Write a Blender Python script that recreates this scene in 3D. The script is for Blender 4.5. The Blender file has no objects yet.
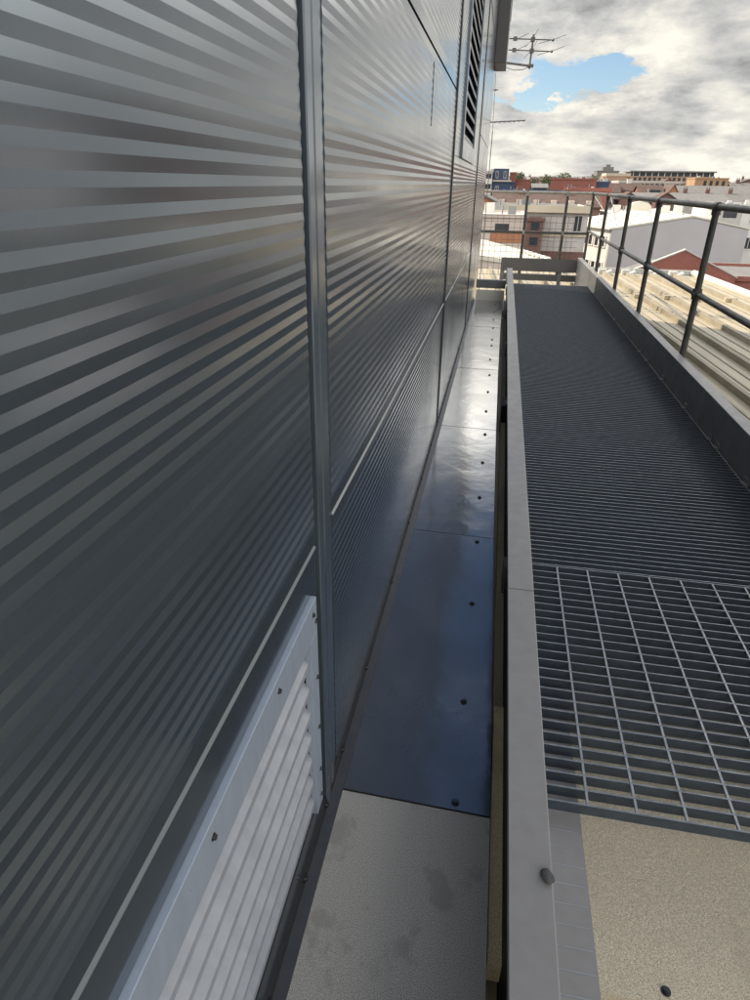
import bpy, bmesh, math, random
from mathutils import Vector, Matrix
random.seed(7)
R = math.radians
sc = bpy.context.scene
col = sc.collection

# ------------------------------------------------------------------ helpers
class MB:
    """collects shapes and links them as ONE mesh object"""
    def __init__(s): s.v = []; s.f = []; s.sm = []
    def add(s, vs, fs, smooth=False):
        o = len(s.v); s.v += [tuple(v) for v in vs]
        for f in fs: s.f.append([i + o for i in f]); s.sm.append(smooth)
        return s
    def box(s, x0, x1, y0, y1, z0, z1):
        vs = [(x, y, z) for x in (x0, x1) for y in (y0, y1) for z in (z0, z1)]
        return s.add(vs, [(0,1,3,2), (4,6,7,5), (0,4,5,1), (2,3,7,6), (0,2,6,4), (1,5,7,3)])
    def obox(s, c, u, v, w):
        """oriented box: centre c and three half vectors"""
        c, u, v, w = map(Vector, (c, u, v, w))
        vs = [c + a*u + b*v + d*w for a in (-1,1) for b in (-1,1) for d in (-1,1)]
        return s.add(vs, [(0,1,3,2), (4,6,7,5), (0,4,5,1), (2,3,7,6), (0,2,6,4), (1,5,7,3)])
    def tube(s, a, b, r, n=12, r2=None, cap=True):
        a, b = Vector(a), Vector(b); d = (b - a).normalized(); r2 = r if r2 is None else r2
        p = d.orthogonal().normalized(); q = d.cross(p)
        vs = []
        for k in range(n):
            t = 2*math.pi*k/n; e = math.cos(t)*p + math.sin(t)*q
            vs += [a + r*e, b + r2*e]
        s.add(vs, [(2*k, (2*k+2) % (2*n), (2*k+3) % (2*n), 2*k+1) for k in range(n)], True)
        if cap:
            s.add([vs[2*k] for k in range(n)], [tuple(range(n))[::-1]])
            s.add([vs[2*k+1] for k in range(n)], [tuple(range(n))])
        return s
    def extrude(s, prof, a, b, axis='y', cap=True):
        """2-D profile extruded along an axis (profile is (x,z) for y, (y,z) for x)"""
        n = len(prof); vs = []
        for t in (a, b):
            for p in prof: vs.append((p[0], t, p[1]) if axis == 'y' else (t, p[0], p[1]))
        s.add(vs, [(k, (k+1) % n, (k+1) % n + n, k+n) for k in range(n)])
        if cap: s.add(vs[:n], [tuple(range(n))]); s.add(vs[n:], [tuple(range(n))[::-1]])
        return s
    def sphere(s, c, r, sx=1, sy=1, sz=1, n=10, m=6):
        vs = []; fs = []
        for i in range(m+1):
            t = math.pi*i/m
            for k in range(n):
                p = 2*math.pi*k/n
                vs.append((c[0]+sx*r*math.sin(t)*math.cos(p), c[1]+sy*r*math.sin(t)*math.sin(p), c[2]+sz*r*math.cos(t)))
        for i in range(m):
            for k in range(n): fs.append((i*n+k, (i+1)*n+k, (i+1)*n+(k+1) % n, i*n+(k+1) % n))
        return s.add(vs, fs, True)
    def build(s, name, mat, parent=None, fix=True):
        me = bpy.data.meshes.new(name); me.from_pydata(s.v, [], s.f)
        me.polygons.foreach_set('use_smooth', s.sm)
        if fix:
            bm = bmesh.new(); bm.from_mesh(me); bmesh.ops.recalc_face_normals(bm, faces=bm.faces); bm.to_mesh(me); bm.free()
        me.materials.append(mat)
        o = bpy.data.objects.new(name, me); col.objects.link(o)
        if parent: o.parent = parent
        return o

def bevel(o, w=.002, seg=2):
    m = o.modifiers.new('edge', 'BEVEL'); m.width = w; m.segments = seg; m.limit_method = 'ANGLE'; m.angle_limit = R(40)
    return o
def tag(o, label, cat, group=None, kind=None):
    o['label'] = label; o['category'] = cat
    if group: o['group'] = group
    if kind: o['kind'] = kind
    return o
def thing(name, label, cat, loc=(0,0,0), group=None, rz=0):
    o = bpy.data.objects.new(name, None); col.objects.link(o); o.location = loc; o.rotation_euler = (0,0,rz)
    o.empty_display_size = .1
    return tag(o, label, cat, group)
def struct(o): o['kind'] = 'structure'; return o

# ------------------------------------------------------------------ materials
def mat(name, colr, rough=.5, metal=0., spec=.5, noise=0., nscale=20., bump=0., bscale=200., col2=None, rvar=0., stretch=None,
        coat=0., thr=(.35, .7), bdist=.002):
    m = bpy.data.materials.new(name); m.use_nodes = True
    nt = m.node_tree; b = nt.nodes['Principled BSDF']; N = nt.nodes.new; L = nt.links.new
    b.inputs['Roughness'].default_value = rough; b.inputs['Metallic'].default_value = metal
    b.inputs['Specular IOR Level'].default_value = spec
    b.inputs['Coat Weight'].default_value = coat
    b.inputs['Coat Roughness'].default_value = .16
    b.inputs['Base Color'].default_value = (*colr, 1)
    tc = N('ShaderNodeTexCoord'); mp = N('ShaderNodeMapping'); L(tc.outputs['Object'], mp.inputs['Vector'])
    if stretch: mp.inputs['Scale'].default_value = stretch
    if noise or col2 or rvar:
        n = N('ShaderNodeTexNoise'); n.inputs['Scale'].default_value = nscale; n.inputs['Detail'].default_value = 6; n.inputs['Roughness'].default_value = .6
        L(mp.outputs[0], n.inputs['Vector'])
        c2 = col2 if col2 else tuple(c*(1-noise) for c in colr)
        cr = N('ShaderNodeValToRGB'); cr.color_ramp.elements[0].position = thr[0]; cr.color_ramp.elements[1].position = thr[1]
        cr.color_ramp.elements[0].color = (*colr, 1); cr.color_ramp.elements[1].color = (*c2, 1)
        L(n.outputs['Fac'], cr.inputs[0]); L(cr.outputs[0], b.inputs['Base Color'])
        if rvar:
            mr = N('ShaderNodeMapRange'); mr.inputs[1].default_value = .3; mr.inputs[2].default_value = .7
            mr.inputs[3].default_value = max(.02, rough-rvar); mr.inputs[4].default_value = rough+rvar
            L(n.outputs['Fac'], mr.inputs[0]); L(mr.outputs[0], b.inputs['Roughness'])
    if bump:
        n2 = N('ShaderNodeTexNoise'); n2.inputs['Scale'].default_value = bscale; n2.inputs['Detail'].default_value = 4
        L(mp.outputs[0], n2.inputs['Vector'])
        bp = N('ShaderNodeBump'); bp.inputs['Strength'].default_value = bump; bp.inputs['Distance'].default_value = bdist
        L(n2.outputs['Fac'], bp.inputs['Height']); L(bp.outputs[0], b.inputs['Normal'])
    return m

def gritty(name, base, speck, stain, scale=420., stain_amt=.6, stain_scale=5.):
    """anti-slip grit: fine light and dark specks with bump, large irregular stains of their own shape"""
    m = bpy.data.materials.new(name); m.use_nodes = True
    nt = m.node_tree; b = nt.nodes['Principled BSDF']; N = nt.nodes.new; L = nt.links.new
    b.inputs['Roughness'].default_value = .75
    tc = N('ShaderNodeTexCoord')
    n = N('ShaderNodeTexNoise'); n.inputs['Scale'].default_value = scale; n.inputs['Detail'].default_value = 3; L(tc.outputs['Object'], n.inputs['Vector'])
    cr = N('ShaderNodeValToRGB'); e = cr.color_ramp.elements
    e[0].position = .36; e[0].color = (*tuple(c*.58 for c in base), 1); e[1].position = .66; e[1].color = (*speck, 1)
    k = cr.color_ramp.elements.new(.5); k.color = (*base, 1)
    L(n.outputs['Fac'], cr.inputs[0])
    s = N('ShaderNodeTexNoise'); s.inputs['Scale'].default_value = stain_scale; s.inputs['Detail'].default_value = 7; s.inputs['Roughness'].default_value = .62
    mp = N('ShaderNodeMapping'); mp.inputs['Scale'].default_value = (1.2, .8, 1); mp.inputs['Location'].default_value = (3.1, .7, 0)
    L(tc.outputs['Object'], mp.inputs['Vector']); L(mp.outputs[0], s.inputs['Vector'])
    sr = N('ShaderNodeMapRange'); sr.inputs[1].default_value = .55; sr.inputs[2].default_value = .62; sr.inputs[4].default_value = stain_amt
    L(s.outputs['Fac'], sr.inputs[0])
    mx = N('ShaderNodeMix'); mx.data_type = 'RGBA'; L(sr.outputs[0], mx.inputs['Factor']); L(cr.outputs[0], mx.inputs[6]); mx.inputs[7].default_value = (*stain, 1)
    L(mx.outputs[2], b.inputs['Base Color'])
    bp = N('ShaderNodeBump'); bp.inputs['Strength'].default_value = .8; bp.inputs['Distance'].default_value = .0015
    L(n.outputs['Fac'], bp.inputs['Height']); L(bp.outputs[0], b.inputs['Normal'])
    return m

def brick(name, c1, c2, mortar, scale=1.):
    m = bpy.data.materials.new(name); m.use_nodes = True
    nt = m.node_tree; b = nt.nodes['Principled BSDF']; N = nt.nodes.new; L = nt.links.new
    b.inputs['Roughness'].default_value = .85
    tc = N('ShaderNodeTexCoord'); sp = N('ShaderNodeSeparateXYZ'); L(tc.outputs['Object'], sp.inputs[0])
    ad = N('ShaderNodeMath'); ad.operation = 'ADD'; L(sp.outputs[0], ad.inputs[0]); L(sp.outputs[1], ad.inputs[1])
    cb = N('ShaderNodeCombineXYZ'); L(ad.outputs[0], cb.inputs[0]); L(sp.outputs[2], cb.inputs[1])
    t = N('ShaderNodeTexBrick'); t.inputs['Scale'].default_value = 4*scale; t.inputs['Color1'].default_value = (*c1, 1); t.inputs['Color2'].default_value = (*c2, 1)
    t.inputs['Mortar'].default_value = (*mortar, 1); t.inputs['Mortar Size'].default_value = .018
    L(cb.outputs[0], t.inputs['Vector'])
    n = N('ShaderNodeTexNoise'); n.inputs['Scale'].default_value = .6; n.inputs['Detail'].default_value = 5; L(tc.outputs['Object'], n.inputs['Vector'])
    mr = N('ShaderNodeMapRange'); mr.inputs[3].default_value = .7; mr.inputs[4].default_value = 1.25; L(n.outputs['Fac'], mr.inputs[0])
    mx = N('ShaderNodeMix'); mx.data_type = 'RGBA'; mx.blend_type = 'MULTIPLY'; mx.inputs['Factor'].default_value = 1
    L(t.outputs['Color'], mx.inputs[6]); L(mr.outputs[0], mx.inputs[7]); L(mx.outputs[2], b.inputs['Base Color'])
    return m

M = {}
M['clad'] = mat('dark_clad_paint', (.125,.155,.185), rough=.17, metal=.6, spec=.9, coat=.3, noise=.25, nscale=2.2, rvar=.05, bump=.03, bscale=3.0, bdist=.02)
M['strip'] = mat('cover_strip_paint', (.17,.21,.25), rough=.18, metal=.6, spec=.9, noise=.2, nscale=6, rvar=.04)
M['seam_dark'] = mat('seam_highlight_dim', (.13,.15,.16), rough=.4, metal=.2)
M['seam'] = mat('seam_highlight', (.24,.26,.27), rough=.35, metal=.3)  # highlight along the seam edge, held in a paler tone
M['black'] = mat('joint_and_shade_black', (.012,.013,.015), rough=.6)
M['darktrim'] = mat('black_trim', (.03,.033,.038), rough=.4, noise=.4, nscale=30)
M['alu'] = mat('mill_aluminium', (.38,.435,.515), rough=.35, metal=.25, noise=.12, nscale=9, rvar=.08, stretch=(1,4,1))
M['blade'] = mat('pale_grey_paint', (.33,.35,.385), rough=.38, noise=.2, nscale=9, rvar=.06, stretch=(1,3,1))
M['darkblade'] = mat('grey_vent_paint', (.22,.23,.24), rough=.4)
M['screw'] = mat('screw_steel', (.09,.09,.09), rough=.35, metal=.9)
M['rubber'] = mat('rubber_washer', (.01,.01,.01), rough=.55)
M['sheet'] = mat('wet_gutter_sheet', (.115,.12,.13), rough=.14, metal=.5, spec=1.0, coat=.9, noise=.4, nscale=4, rvar=.06, bump=.35, bscale=3.0, bdist=.02)
M['grit_grey'] = gritty('grey_grit', (.345,.335,.312), (.48,.465,.44), (.21,.204,.19), 480, .6, 8)
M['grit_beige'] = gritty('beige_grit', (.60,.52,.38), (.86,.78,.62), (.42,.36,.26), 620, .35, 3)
M['grit_tan'] = gritty('brightened_tan_grit', (.76,.62,.39), (.92,.80,.58), (.34,.27,.16), 520, .4, 4)
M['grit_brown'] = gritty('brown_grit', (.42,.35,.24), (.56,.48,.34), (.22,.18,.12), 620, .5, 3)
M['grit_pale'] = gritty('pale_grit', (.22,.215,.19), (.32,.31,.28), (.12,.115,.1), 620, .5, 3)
M['steel'] = mat('grey_channel_paint', (.255,.245,.24), rough=.42, noise=.12, nscale=23, rvar=.06, bump=.05, bscale=90)
M['steel_dark'] = mat('shade_and_dark_paint', (.14,.143,.152), rough=.45, noise=.25, nscale=9, rvar=.06)  # channel grey darkened for the unlit right web; plain dark steel elsewhere
M['galv'] = mat('dull_grating_steel', (.085,.105,.135), rough=.38, metal=.45, noise=.3, nscale=25, rvar=.08)
M['bartop'] = mat('bar_top_sheen', (.28,.305,.335), rough=.4, metal=.3, noise=.5, nscale=30)  # paler tone carries the sheen along the bar tops
M['rod'] = mat('bright_galvanised', (.40,.41,.415), rough=.4, metal=.5, noise=.25, nscale=40)
M['rail'] = mat('weathered_tube', (.034,.036,.035), rough=.45, metal=.2, noise=.4, nscale=14, rvar=.1, col2=(.075,.07,.06))
M['roof'] = mat('buff_roof_sheet', (.45,.39,.275), rough=.5, noise=.2, nscale=2.5, col2=(.35,.305,.22), stretch=(3,.5,1), bump=.05, bscale=6, bdist=.01)
M['ribm'] = mat('rib_side_shade', (.23,.20,.15), rough=.6, noise=.4, nscale=5, col2=(.34,.30,.22), stretch=(3,.6,1))  # darker rib colour stands for the shade on the rib sides
M['verge'] = mat('pale_verge_cap', (.55,.54,.50), rough=.45, noise=.15, nscale=3)
M['stone'] = mat('pebble_stone', (.10,.10,.10), rough=.85, noise=.5, nscale=90, bump=.4, bscale=120)
M['ant'] = mat('antenna_metal', (.16,.155,.15), rough=.5, metal=.5)
M['boxpaint'] = mat('charcoal_fascia', (.085,.083,.085), rough=.5, noise=.15, nscale=3)
# town
M['tarmac'] = mat('tarmac', (.055,.055,.057), rough=.9, noise=.3, nscale=.6)
M['brick'] = brick('red_brick', (.30,.085,.06), (.22,.06,.045), (.25,.2,.17))
M['brick_o'] = brick('orange_brick', (.46,.19,.09), (.38,.15,.07), (.4,.3,.22))
M['brick_b'] = brick('brown_brick', (.17,.085,.07), (.12,.06,.05), (.2,.16,.14))
M['rust'] = mat('rust_red_cladding', (.25,.09,.068), rough=.6, noise=.18, nscale=.5)
M['navy'] = mat('navy_cladding', (.035,.06,.12), rough=.5, noise=.2, nscale=.4)
M['white'] = mat('white_render', (.72,.70,.66), rough=.7, noise=.12, nscale=.5)
M['cream'] = mat('cream_stone', (.56,.50,.39), rough=.75, noise=.15, nscale=.5)
M['stonew'] = mat('grey_stone', (.50,.485,.46), rough=.8, noise=.22, nscale=1.2)
M['membrane'] = mat('white_roof_membrane', (.66,.63,.54), rough=.6, noise=.1, nscale=.4)
M['greyclad'] = mat('grey_wall_cladding', (.46,.445,.455), rough=.55, noise=.1, nscale=.25)
M['slate'] = mat('grey_slate', (.20,.19,.18), rough=.75, noise=.3, nscale=1.5)
M['tile'] = mat('brown_tile', (.12,.075,.06), rough=.8, noise=.35, nscale=1.2)
M['glass'] = mat('window_glass', (.035,.045,.06), rough=.08, spec=.6, noise=.5, nscale=.9)
M['peach'] = mat('peach_render', (.42,.29,.20), rough=.75, noise=.2, nscale=.3)
M['orange'] = mat('ochre_render', (.40,.25,.14), rough=.75, noise=.15, nscale=.4)
M['pink'] = mat('pale_pink_render', (.58,.50,.44), rough=.75, noise=.12, nscale=.5)
M['bark'] = mat('bark', (.09,.065,.045), rough=.9, noise=.3, nscale=3)
M['leaf'] = mat('leaf_green', (.055,.085,.03), rough=.7, noise=.4, nscale=.8, col2=(.10,.11,.04))

# ------------------------------------------------------------------ near wall
WX = -.285
WALL_END = 9.6
def rib_profile(z0, z1, top=.022, bot=.018, pitch=.0220):
    """zig-zag micro-rib in (x,z): a face leaning out downwards, then one leaning back in; plain margins at both seams"""
    pts = [(WX-.05, z1), (WX, z1)]
    z = z1 - top
    pts.append((WX, z))
    while z - pitch > z0 + bot:
        pts += [(WX+.00112, z-.0103), (WX+.00112, z-.0105), (WX, z-.0219), (WX, z-.0220)]
        z -= pitch
    pts += [(WX, z0), (WX-.05, z0)]
    return pts
wall = thing('clad_building', 'dark grey building wall of glossy horizontally ribbed metal panels', 'building', (WX, 0, -.1))
def wp(o): o.parent = wall; o.matrix_parent_inverse = Matrix.Translation(wall.location).inverted(); return o
J1, J2, J3 = .97, 3.66, 6.60
cols = [(-2.6, J1-.014), (J1+.112, J2-.019), (J2+.019, J3-.029), (J3+.029, WALL_END)]
SEAM1, SEAM2 = .648, 1.655
VY0, VY1, VZ0, VZ1 = 4.20, 5.58, 1.38, 3.45
for i, (a, b) in enumerate(cols):
    def panel(y0, y1, z0, z1, top=.022):
        wp(MB().extrude(rib_profile(z0, z1, top), y0, y1).build('ribbed_panel', M['clad']))
    if i == 0:
        panel(a, b, .562, SEAM1-.005, .06); panel(a, b, -.40, .002, .2); panel(a, -.55, .004, .560, .1); panel(.924, b, .004, .560, .03)
    else: panel(a, b, -.40, SEAM1-.005)
    if i == 2:
        panel(a, b, SEAM1+.004, VZ0); panel(a, VY0, VZ0+.003, 4.6); panel(VY1, b, VZ0+.003, 4.6); panel(VY0+.003, VY1-.003, VZ1, 4.6)
    else:
        panel(a, b, SEAM1+.004, SEAM2-.005); panel(a, b, SEAM2+.005, 2.665); panel(a, b, 2.675, 4.6)
    # lower seam lip: edge highlight put into its colour, dimmer on the first panel
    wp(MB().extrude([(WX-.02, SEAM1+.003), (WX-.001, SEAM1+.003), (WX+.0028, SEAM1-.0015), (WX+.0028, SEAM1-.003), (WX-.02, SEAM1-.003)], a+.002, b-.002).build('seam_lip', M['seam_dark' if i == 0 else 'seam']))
for (j, hw) in ((J2, .018), (J3, .028)):
    wp(MB().box(WX-.03, WX+.0065, j-hw, j+hw, -.4, VZ0-.002 if j < 0 else 4.6).build('joint_strip', M['darktrim']))
# black backing seen in the joints
wp(MB().box(WX-.30, WX-.052, -2.6, WALL_END-.01, -.6, 4.6).build('wall_core', M['black']))
# cover strip with folded ribs between the first two panels
pr = [(WX-.03, J1), (WX+.004, J1), (WX+.006, J1+.003), (WX+.006, J1+.030), (WX-.003, J1+.034), (WX-.003, J1+.040), (WX+.005, J1+.044),
      (WX+.005, J1+.070), (WX-.001, J1+.074), (WX-.001, J1+.1115), (WX-.03, J1+.1115)]
s_ = MB(); n = len(pr)
vs = [(p[0], p[1], z) for z in (-.4, 4.6) for p in pr]
s_.add(vs, [(k, (k+1) % n, (k+1) % n+n, k+n) for k in range(n)]); s_.add(vs[:n], [tuple(range(n))]); s_.add(vs[n:], [tuple(range(n))[::-1]])
wp(s_.build('cover_strip', M['strip']))
# slim hook-on vertical fold at a panel end lap
wp(MB().box(WX, WX+.002, 2.570, 2.5725, 1.43, 1.62).build('lap_fold', M['darktrim']))
# base trim: dark angle with screws
wp(MB().extrude([(WX-.01, -.055), (WX+.004, -.055), (WX+.006, -.088), (WX+.030, -.0945), (WX+.030, -.0985), (WX-.01, -.0985)], -.6, 8.5).build('base_trim', M['darktrim']))
def screw_mesh(c, ax):
    c = Vector(c); ax = Vector(ax)
    return (MB().tube(c, c+ax*.002, .0095, 14).build('washer', M['rubber']),
            MB().tube(c+ax*.002, c+ax*.0075, .0055, 6).tube(c+ax*.002, c+ax*.003, .008, 12).build('screw', M['screw']))
for y in (.30, .55, .78, .96, 1.125, 1.44, 1.91, 2.37, 2.84, 3.30, 3.77, 4.24, 4.7, 5.17, 5.63, 6.1, 6.57, 7.03, 7.5, 8.0):
    w_, s2 = screw_mesh((WX+.0045, y, -.070), (1, 0, .06)); wp(s2); w_.parent = s2
# vents -------------------------------------------------------------
def vent(y0, y1, z0, z1, ft, fs, fb, pitch, mf, mb, proud=.010, screws=True, depth=.030):
    f = MB(); x0, x1 = WX-.004, WX+proud
    f.box(x0, x1, y0, y1, z1-ft, z1); f.box(x0, x1, y0, y0+fs, z0, z1-ft); f.box(x0, x1, y1-fs, y1, z0, z1-ft)
    if fb: f.box(x0, x1, y0+fs, y1-fs, z0, z0+fb)
    fr = wp(f.build('vent_frame', mf)); bevel(fr, .0012)
    b = MB(); z = z1-ft
    while z - pitch > z0 + fb - .02:
        # sloping blade: starts deep inside, comes out at its lower edge, with a turned-down lip
        b.extrude([(WX-.040, z+.002), (WX+.004, z-pitch*.74), (WX+.004, z-pitch*.98), (WX+.001, z-pitch*.98), (WX+.001, z-pitch*.78), (WX-.040, z-.004)],
                  y0+fs-.001, y1-fs+.001)
        z -= pitch
    bl = b.build('louvre_blades', mb, fr)
    bk = MB().box(WX-.0495, WX-.0425, y0+.002, y1-.002, z0+.002, z1-.002).build('vent_backing', M['black'], fr)
    return fr
v1 = vent(-.548, .922, .006, .560, .076, .044, 0, .0645, M['alu'], M['blade'])
for (y, z) in ((.897, .535), (.70, .535), (.45, .535), (.20, .535), (-.05, .535), (.913, .51), (.909, .375), (.909, .24), (.909, .115), (.909, .035)):
    w_, s2 = screw_mesh((0, 0, 0), (1, 0, 0)); bpy.data.objects.remove(w_)
    s2.scale = (.75, .65, .65); s2.location = (WX+.0085, y, z); s2.parent = v1
v2 = vent(VY0+.004, VY1-.004, VZ0+.003, VZ1-.003, .09, .07, .10, .078, M['strip'], M['darkblade'], proud=.012)
# open hole behind each vent is the black core; fascia box and downpipe at the far end of the wall
wp(bevel(MB().box(WX+.002, WX+.135, 8.95, 9.58, 2.51, 4.6).build('fascia_box', M['boxpaint']), .004))
wp(MB().box(-.205, -.148, 9.7, 9.82, 3.06, 4.6).build('rainwater_pipe', M['boxpaint']))
wp(MB().box(-.30, -.19, 9.55, 9.82, 3.9, 3.98).build('pipe_bracket', M['boxpaint']))

# ------------------------------------------------------------------ gutter walk beside the wall
GZ = -.10
def gutter_sheet(y0, y1, label, m, screws, zoff=0, xr0=.107, xr1=.107):
    t = thing('gutter_sheet', label, 'gutter sheet', (-.09, (y0+y1)/2, GZ+zoff), 'flat sheets along the foot of the wall')
    b = MB(); z = 0
    n = 8
    vs = [(WX+.002+.09, y0-(y0+y1)/2, z), (xr0+.09, y0-.008-(y0+y1)/2, z), (xr1+.09, y1-.008-(y0+y1)/2, z), (WX+.002+.09, y1-(y0+y1)/2, z)]
    vs += [(v[0], v[1], v[2]-.004) for v in vs]
    b.add(vs, [(0,1,2,3), (7,6,5,4), (0,4,5,1), (1,5,6,2), (2,6,7,3), (3,7,4,0)])
    p = b.build('sheet_metal', m, t)
    for (x, y) in screws:
        loc = (x+.09, y-(y0+y1)/2, .0005)
        w_, s2 = screw_mesh(loc, (0, 0, 1)); s2.parent = t; w_.parent = s2
    return t
gutter_sheet(-.6, 1.030, 'matt gritty grey sheet with damp dark stains, nearest the camera', M['grit_grey'], [])
labels = ['glossy dark blue sheet with a sharp near edge against the grey gritty one',
          'glossy sheet mirroring blue sky and cloud patches halfway up the strip',
          'bright silvery sheet where the strip turns pale, third of the glossy ones',
          'pale silvery sheet second from the far upturned end', 'pale silvery sheet ending at the small upturned plate by the railing']
ys = [1.034, 2.366, 3.70, 5.10, 6.80, 8.50]
sy = [1.047, 1.386, 1.872, 2.315, 2.736, 3.166, 3.60, 4.03, 4.47, 4.93, 5.42, 5.95, 6.2, 6.75, 7.2, 7.7, 8.2]
xr = [.107, .090, .080, .076, .078, .09]
for i in range(5):
    gutter_sheet(ys[i], ys[i+1]-.002, labels[i], M['sheet'], [(.022-.006*i, y) for y in sy if ys[i] < y < ys[i+1]], zoff=.002+.0012*i, xr0=xr[i], xr1=xr[i+1])
up = MB().box(WX+.03, .10, 8.50, 8.506, GZ-.01, .035).build('end_plate', M['verge'])
tag(up, 'small upturned pale plate closing the far end of the gutter strip', 'end plate')
eb = bevel(MB().box(WX+.02, .108, 8.58, 8.66, .045, .145).build('cross_channel', M['steel_dark']), .004)
tag(eb, 'short dark steel channel bridging wall and walkway past the gutter end', 'steel channel')

# ------------------------------------------------------------------ steel walkway
walk = thing('steel_walkway', 'long raised walkway frame of grey steel channels carrying the gratings', 'walkway', (.7, .4, -.25))
def kp(o): o.parent = walk; o.matrix_parent_inverse = Matrix.Translation(walk.location).inverted(); return o
KZ = .20
def left_ch(y0, y1, z=KZ):
    p = [(.1165, z), (.1175, z+.001), (.188, z+.001), (.1905, z-.001), (.1905, z-.006), (.1525, z-.006), (.1525, -.041), (.305, -.041), (.305, -.047), (.147, -.047), (.147, z-.006), (.1205, z-.006), (.1205, z-.02), (.1165, z-.02)]
    return MB().extrude(p, y0, y1)
for (a, b, dz) in ((.15, 1.553, 0), (1.556, 4.18, .0015), (4.184, 9.45, 0)):
    o = kp(left_ch(a, b, KZ+dz).build('left_channel', M['steel']))
mk = MB()
for k in range(1, 13): mk.box(.153, .300+.002*math.sin(k*5), 1.02-.041*k-.0012, 1.02-.041*k+.0012, -.041, -.0404)
kp(mk.build('bar_marks', M['rod']))
kp(MB().box(1.25, 1.257, .15, 11.24, -.2, KZ-.006).build('right_channel', M['steel_dark']))  # same steel as the flange, its unlit side put into a darker colour
kp(MB().extrude([(1.249, KZ-.005), (1.249, KZ), (1.2505, KZ+.002), (1.312, KZ+.002), (1.314, KZ), (1.314, KZ-.05), (1.306, KZ-.05), (1.306, KZ-.005)], .15, 11.245).build('channel_flange', M['steel']))
kp(MB().box(1.17, 1.2495, .15, 9.6, -.047, -.041).build('support_ledge', M['steel_dark']))
kp(MB().box(.03, 1.2485, 11.20, 11.208, -.03, .168).build('end_kick_plate', M['boxpaint']))
kp(MB().box(.03, 1.2485, 11.22, 11.30, -.175, -.075).build('end_beam', M['boxpaint']))
for x in (.03, .13, .96):
    kp(MB().box(x, x+.06, 11.211, 11.218, -.25, .10).build('end_stay', M['steel_dark']))
for y in (2.1, 4.12, 5.9, 7.7, 9.5):
    kp(MB().box(.13, 1.249, y-.04, y+.04, -.165, -.048).build('cross_beam', M['steel_dark']))
kp(MB().box(.1415, .1465, .15, 9.45, -.25, KZ-.021).build('web_shade', M['black']))  # black sheet standing in for shade on the channel web
for y in (4.165,):
    kp(MB().box(.11, .141, y-.1, y+.1, -.25, -.06).build('leg_bracket', M['black']))
# gratings
def grating(y0, y1, pitch, rods, label, rod_m, rod_low, top_m):
    top_m = M['bartop']
    t = thing('grating_panel', label, 'grating', (.72, (y0+y1)/2, -.035), 'steel grating panels laid end to end')
    cy = (y0+y1)/2; X0, X1 = .196-.72, 1.238-.72
    b = MB(); n = round((y1-y0-.005)/pitch); 
    for k in range(n+1):
        y = y0+.0025+(y1-y0-.005)*k/n-cy
        b.box(X0, X1, y-.0022, y+.0022, .006, .035)
    b.build('bearing_bars', M['galv'], t)
    r = MB()
    for k in range(n+1):
        y = y0+.0025+(y1-y0-.005)*k/n-cy
        r.box(X0, X1, y-.0021, y+.0021, .0352, .0358)
    r.build('bar_tops', top_m, t)
    r = MB()
    for x in rods:
        zt = .0355 if not rod_low else .0215
        r.box(x-.72-.0028, x-.72+.0028, y0-cy+.003, y1-cy-.003, zt-.007, zt)
    r.build('cross_rods', rod_m, t)
    MB().box(X1+.0005, X1+.005, y0-cy, y1-cy, .008, .035).build('edge_band', M['rod'], t)
    return t
rods = [.316+.1068*k for k in range(9)]
rods[0] = .316
grating(1.020, 2.030, .0405, [.209]*0+rods, 'nearest open grating with bright pale cross rods over the beige deck', M['rod'], False, M['galv'])
fl = ['dark fine barred grating just beyond the pale rodded one', 'dark fine barred grating, third panel along the walkway from the camera',
      'dark fine barred grating, second panel back from the far end plate', 'dark fine barred grating at the far end beside the sunlit roof strip']
fy = [2.036, 3.86, 5.72, 7.60, 9.50]
for i in range(4):
    grating(fy[i], fy[i+1]-.030, .034, rods, fl[i], M['galv'], True, M['galv'])
ci = 0
for y in (2.55, 2.95, 3.42, 3.55, 4.1, 4.75, 5.3, 5.6, 6.4, 7.0, 7.9, 8.8):
    kp(MB().box(1.225, 1.2495, y-.03, y+.03, .0015, .006).box(1.2445, 1.2495, y-.03, y+.03, .006, .028).build('grating_clip', M['steel_dark']))
# decks below
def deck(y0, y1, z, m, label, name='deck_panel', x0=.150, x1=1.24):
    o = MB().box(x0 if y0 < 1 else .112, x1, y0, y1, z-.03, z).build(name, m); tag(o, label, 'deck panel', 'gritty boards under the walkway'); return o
eg = MB().box(.112, .1405, .728, 1.43, -.2, -.140).build('edge_board', M['grit_tan']); tag(eg, 'narrow tan gritty strip, brightened by its colour, in the gap between grey slab and near channel', 'edge board')  # split from the beige board and made paler to brighten the dim gap
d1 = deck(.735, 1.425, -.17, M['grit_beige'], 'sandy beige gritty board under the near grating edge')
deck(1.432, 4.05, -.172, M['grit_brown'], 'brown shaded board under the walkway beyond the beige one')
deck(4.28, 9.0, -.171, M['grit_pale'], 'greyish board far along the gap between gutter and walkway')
w_, s2 = screw_mesh((.4635, .76, -.1695), (0, 0, 1)); s2.scale = (1, 1, 1); s2.parent = d1; w_.parent = s2
# pebble on the kick channel
pb = MB().sphere((0, 0, 0), .011, 1.0, 1.35, .6, 14, 9)
for i, v in enumerate(pb.v):
    k = 1+.13*math.sin(v[0]*260+1)*math.cos(v[1]*210)+.06*math.sin(v[2]*500+v[0]*300); pb.v[i] = (v[0]*k, v[1]*k, v[2]*k)
pbo = pb.build('pebble', M['stone']); pbo.location = (.181, .700, KZ+.0065); pbo.rotation_euler = (0, 0, .5)
tag(pbo, 'small dark grey pebble lying on the near grey channel top', 'pebble')

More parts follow.
